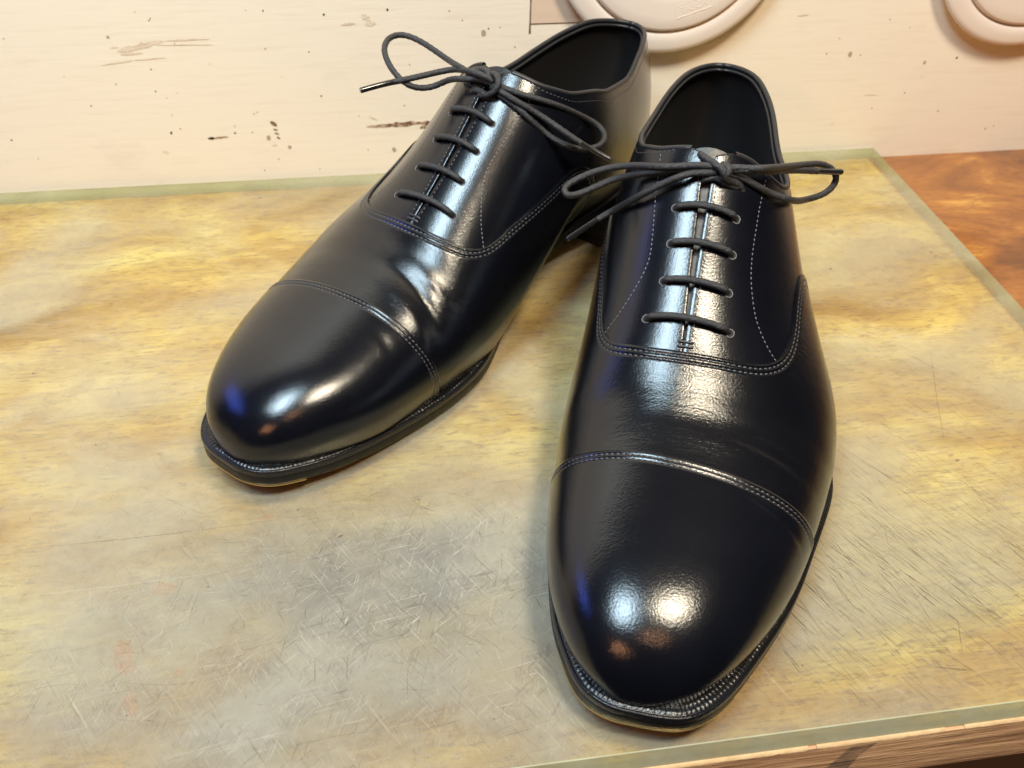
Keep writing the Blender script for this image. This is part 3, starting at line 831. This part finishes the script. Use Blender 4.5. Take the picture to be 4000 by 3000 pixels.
    tx = np.gradient(np.r_[ox[-1], ox, ox[0]])[1:-1]; ty = np.gradient(np.r_[oy[-1], oy, oy[0]])[1:-1]
    l = np.hypot(tx, ty); nx, ny = ty / l, -tx / l
    # outward
    cx_, cy_ = np.interp(oy, [0, 300], [0, 0]), None
    if np.mean(nx * (ox - 0)) < 0: nx, ny = -nx, -ny
    zt = zfeather(oy); zb_ = zsole(oy)
    fore = np.clip((235 - oy) / 30, 0, 1)
    s_ = np.arange(n) * Ltot / n
    ridge = .17 * np.sin(2 * np.pi * s_ / 1.75) * fore * (1 + .25 * np.sin(s_ * .37))
    ridge2 = .05 * np.sin(2 * np.pi * s_ / 1.75) * fore
    inset = lambda d: (ox - nx * d, oy - ny * d)
    def ringz(d, z):
        x, y = inset(d); return np.stack([x, y, z], -1)
    wob = .06 * np.sin(s_ * .21) + .05 * np.sin(s_ * .13 + 1)
    prof = [(10.5, zt - 1.0), (7.6, zt - .8), (6.6, zt - .2), (6.0, zt + .2 + ridge2), (5.0, zt + .34 + ridge), (3.9, zt + .38 + ridge * .8), (3.4, zt + .20 + ridge2), (2.9, zt + .38 + ridge), (1.8, zt + .32 + ridge), (1.45, zt + .06 + ridge2), (1.2, zt - .05), (.95, zt + .10), (.6, zt + .26), (.28, zt + .14), (.08, zt - .3), (.0, zt - 1.0), (.02, zt - 2.6)]
    m = MB(); m.grid(W(np.array([ringz(d, z) for d, z in prof])), closed_v=True, flip=flip0)
    m.build("welt", M['welt'], root, angle=65)
    prof = [(1.2, zt - 2.55), (.14, zt - 2.62), (.05, zt - 2.8), (.0, zt - 3.6), (.0, zb_ + 1.2), (.25, zb_ + .4), (.9, zb_)]
    o_ = np.array([ringz(d, z) for d, z in prof])
    m = MB(); m.grid(W(o_), closed_v=True, flip=flip0)
    # bottom and top closing sheets
    for zz_, dd, fl in ((zb_, .9, flip0), (zt - 2.55, 1.2, not flip0)):
        x, y = inset(dd); half = n // 2
        i0 = int(np.argmin(oy)); i1 = int(np.argmax(oy))
        idx = np.arange(n)
        # pair lateral / medial by y
        yg = np.linspace(y.min() + .05, y.max() - .05, 120)
        a_ = np.arange(i0, i0 + ((i1 - i0) % n) + 1) % n; b_2 = np.arange(i1, i1 + ((i0 - i1) % n) + 1) % n
        xa = np.interp(yg, y[a_], x[a_]); xb = np.interp(yg, y[b_2][::-1], x[b_2][::-1])
        zc = np.interp(yg, y[a_], (zz_ + 0 * oy)[a_])
        gg = np.stack([np.stack([xa + (xb - xa) * tt, yg, zc], -1) for tt in np.linspace(0, 1, 7)])
        m.grid(W(gg), flip=fl)
    m.build("outsole", M['sole'], root, angle=50)
    # heel block with straight breast, built in lifts
    sel = oy > 231
    hi = np.where(sel)[0]
    hx, hy = ox[hi], oy[hi]
    order = np.argsort(np.arctan2(hy - 262, hx)); hx, hy = hx[order], hy[order]
    hx0, hy0 = hx.mean(), 262
    z0s = [0.03, 5.0, 5.3, 11.0, 11.25, 17.0]
    ztop = zsole(hy) + .05
    R_s = []
    for z_, sc in ((.03, .965), (.6, .985), (5.2, .985), (5.45, .972), (5.7, .987), (11, .990), (11.25, .978), (11.5, .992)):
        R_s.append(np.stack([hx0 + (hx - hx0) * sc, hy0 + (hy - hy0) * sc, np.full(len(hx), z_)], -1))
    R_s.append(np.stack([hx * 1.0, hy, ztop], -1))
    m = MB(); base = m.n; m.grid(W(np.array(R_s)), closed_v=True, flip=not flip0)
    nb = len(hx); m.f.append(tuple(range(nb)) if not flip0 else tuple(range(nb))[::-1])
    m.build("heel", M['sole'], root, angle=40)
    # brass toe plate let into the sole edge
    ii = np.where(oy < 17.5)[0]
    i0 = int(np.argmin(oy)); ii = ii[np.argsort(((ii - i0 + n // 2) % n))]
    def arc(d, z): return np.stack([ox[ii] - nx[ii] * d, oy[ii] - ny[ii] * d, z], -1)
    zz_ = zb_[ii]
    m = MB(); m.grid(W(np.array([arc(1.0, zz_ + .42), arc(-.12, zz_ + .4), arc(-.16, zz_ + .0), arc(.2, zz_ - .45), arc(9, zz_ - .5), arc(9, zz_ - .02)])), flip=flip0)
    m.build("toe_plate", M['brass'], root, angle=40)
    # insole
    yg = np.linspace(20, 290, 60); gi = []
    for tt in np.linspace(-1, 1, 9):
        p_ = S0(yg, np.full(60, .99 * (1 if tt >= 0 else -1))); cxx = cspl(*KXR, yg)
        gi.append(np.stack([cxx + (p_[:, 0] - cxx) * abs(tt) * .97, yg, zfeather(yg) + 1.2], -1))
    m = MB(); m.grid(W(np.array(gi)), flip=not flip0); m.build("insole", M['lining'], root, angle=0)

    # ---------------- lace
    lace = empty("shoelace", None, None); lace.parent = root
    LR = 1.28
    def lr(n_): return LR * (1 + .035 * np.sin(np.arange(n_) * 1.7 + rs.rand() * 6) + rs.uniform(-.02, .02, n_))
    for k_ in range(1, 5):
        (ya, aa), (yb2, ab) = EYM[k_], EYL[k_]
        tt = np.linspace(0, 1, 44)
        y_ = ya + (yb2 - ya) * tt; a_ = -aa + (ab + aa) * tt
        e = np.minimum(tt, 1 - tt)
        h = -2.2 + 3.9 * np.clip(e / .085, 0, 1) ** .6
        h = h + .5 * np.sin(np.pi * tt)
        P = S(y_, a_, h)
        # straighten across the crown a little
        m = MB(); m.tube(W(P), lr(44), 16, braid=.07); m.build("lace_bar", M['lace'], lace, angle=0)
    names = dict(loopA="lace_loop", loopB="lace_loop", tailA="lace_end", tailB="lace_end", wrap="lace_knot", wrap2="lace_knot", base="lace_knot")
    for key, pts in bow.items():
        P = spline_pts(pts, .55)
        if key.startswith("tail"):
            L = np.r_[0, np.cumsum(np.linalg.norm(np.diff(P, axis=0), axis=1))]
            cut = L[-1] - 15.5
            body = P[L <= cut + 1]; ag = P[L >= cut]
            m = MB(); m.tube(W(body), lr(len(body)), 16, braid=.07); m.build(names[key], M['lace'], lace, angle=0)
            m = MB(); r_ = np.full(len(ag), 1.22); r_[-1] = 1.05; m.tube(W(ag), r_, 10); m.build("aglet", M['aglet'], lace, angle=50)
        else:
            m = MB(); m.tube(W(P), lr(len(P)) * (1.06 if names[key] == "lace_knot" else 1), 16, braid=.07); m.build(names[key], M['lace'], lace, angle=0)
    return root

BOW = {"L":{"loopA":[[2.42,163.88,109.0],[-3.5,162.4,110.5],[-11.42,162.99,109.0],[-19.94,164.16,107.0],[-29.94,171.06,102.5],[-41.04,173.85,98.0],[-50.69,170.93,94.0],[-54.44,165.79,92.0],[-53.02,163.81,91.0],[-47.32,167.25,91.0],[-37.96,173.0,94.0],[-29.46,170.29,99.0],[-19.71,164.62,105.0],[-11.23,163.64,107.5],[-4.11,162.21,108.5],[2.14,163.18,108.0]],"tailA":[[3.16,163.87,107.5],[-2.16,161.19,108.5],[-7.28,160.37,108.0],[-10.93,158.71,107.5],[-16.67,158.77,104.0],[-26.53,160.36,95.5],[-34.89,168.63,84.0],[-39.75,168.41,80.0],[-51.92,165.34,70.0]],"loopB":[[2.6,163.8,108.0],[5.56,163.77,110.0],[11.22,164.87,110.0],[16.77,165.4,110.5],[27.78,180.05,105.0],[36.86,193.39,100.0],[44.86,201.32,96.0],[49.31,202.43,92.0],[49.56,202.17,88.0],[45.64,197.25,86.0],[39.17,191.45,86.0],[29.77,172.32,95.5],[23.2,169.21,98.5],[16.54,166.38,102.5],[10.68,165.43,105.5],[5.07,163.84,107.5]],"tailB":[[2.68,164.25,107.5],[6.21,164.12,109.0],[17.2,167.16,108.5],[28.26,180.81,103.0],[36.96,190.14,99.0],[44.61,196.88,96.0],[51.06,201.88,94.0]],"wrap":[[-6.28,170.63,110.5],[-4.83,167.17,111.5],[-2.32,164.31,111.5],[0.63,161.22,111.5],[2.82,160.12,110.0],[4.22,160.17,107.5],[6.92,162.03,105.5],[9.66,163.38,103.5],[11.1,163.79,101.0]],"wrap2":[[5.28,162.39,104.0],[2.71,161.14,106.5],[4.17,160.34,109.0],[4.57,161.59,110.5],[2.13,164.49,110.5]],"base":[[-3.84,162.12,104.0],[-2.22,161.34,106.0],[0.55,161.6,106.5],[3.04,161.15,106.0],[5.68,161.58,104.5],[8.8,163.09,103.0]]},"R":{"loopA":[[-5.43,163.2,109.0],[-2.67,162.61,109.5],[2.0,161.96,109.5],[7.11,159.31,109.0],[15.83,160.1,106.0],[23.06,157.91,102.0],[26.84,152.62,102.0],[30.42,148.94,104.0],[37.19,149.0,107.0],[45.46,152.97,110.0],[50.76,157.81,112.0],[54.42,165.5,113.0],[53.03,171.25,113.0],[46.64,173.79,112.0],[35.58,173.23,110.0],[24.03,170.2,109.0],[11.95,163.76,111.0],[5.49,163.9,109.5],[-2.01,163.47,108.5]],"tailA":[[-5.83,163.53,109.0],[-4.87,162.25,111.0],[-0.27,160.74,112.5],[9.81,162.74,111.0],[19.63,163.98,108.0],[25.39,156.13,107.0],[30.95,148.17,106.0],[36.33,140.89,105.0],[41.34,131.47,104.0]],"loopB":[[-5.07,162.84,108.5],[-8.86,162.89,109.0],[-16.06,165.14,107.5],[-23.67,172.19,104.0],[-29.27,182.85,98.0],[-33.19,194.21,90.5],[-37.6,199.02,86.0],[-41.93,196.71,84.0],[-44.17,190.07,83.0],[-43.17,185.68,83.0],[-41.61,180.14,84.0],[-37.23,172.07,88.0],[-29.29,169.59,91.5],[-22.89,164.81,98.5],[-17.04,163.13,102.5],[-11.0,161.79,105.5],[-5.19,162.69,107.0]],"tailB":[[-5.15,162.74,107.5],[-9.4,161.35,108.0],[-17.67,163.04,105.0],[-26.29,168.81,99.0],[-37.44,171.11,94.0],[-45.85,174.8,89.0],[-56.37,179.19,84.0]],"wrap":[[1.08,165.79,109.0],[-2.61,165.2,111.5],[-6.69,163.18,113.0],[-9.07,161.89,112.0],[-9.47,160.39,109.5],[-7.72,159.38,107.0],[-4.07,159.13,105.0],[-0.74,160.07,104.0]],"wrap2":[[3.79,162.48,103.5],[7.83,162.58,104.5],[9.92,164.41,106.0],[6.7,164.61,110.0],[2.88,165.61,112.0],[-1.35,164.32,112.5],[-3.17,163.22,111.0],[-2.01,163.47,108.5]],"base":[[6.02,162.78,102.5],[2.43,160.79,105.0],[-1.37,160.1,105.5],[-5.22,159.3,105.0],[-7.48,162.26,103.0]]}}
build_shoe(1, (46.035, -361.8), 0.346, "black leather cap-toe oxford in front, right of the pair, toe pointing at the viewer", BOW["L"], 3,
           [(91, .15, 6, 0, .14, 3.6, .35), (86.5, .34, -8, 0, .12, 1.6, .22), (101, -.1, 4, 0, .12, 5, .4), (65.5, .42, -14, 0, .20, 1.2, .16), (63, .50, -16, 0, .16, 1.0, .14)])
build_shoe(-1, (-87.57, -240.6), 0.776, "black leather cap-toe oxford at the left, set back with its heel by the wall", BOW["R"], 5,
           [(92.5, -.27, 10, -20, 1.05, 3.3, .24), (96.5, -.36, 4, 0, .16, 1.3, .16), (103, -.10, 14, 0, .40, 4.2, .26), (86, -.40, 6, 0, .25, 2.4, .2), (66, -.36, 10, 0, .08, 1.6, .10)])
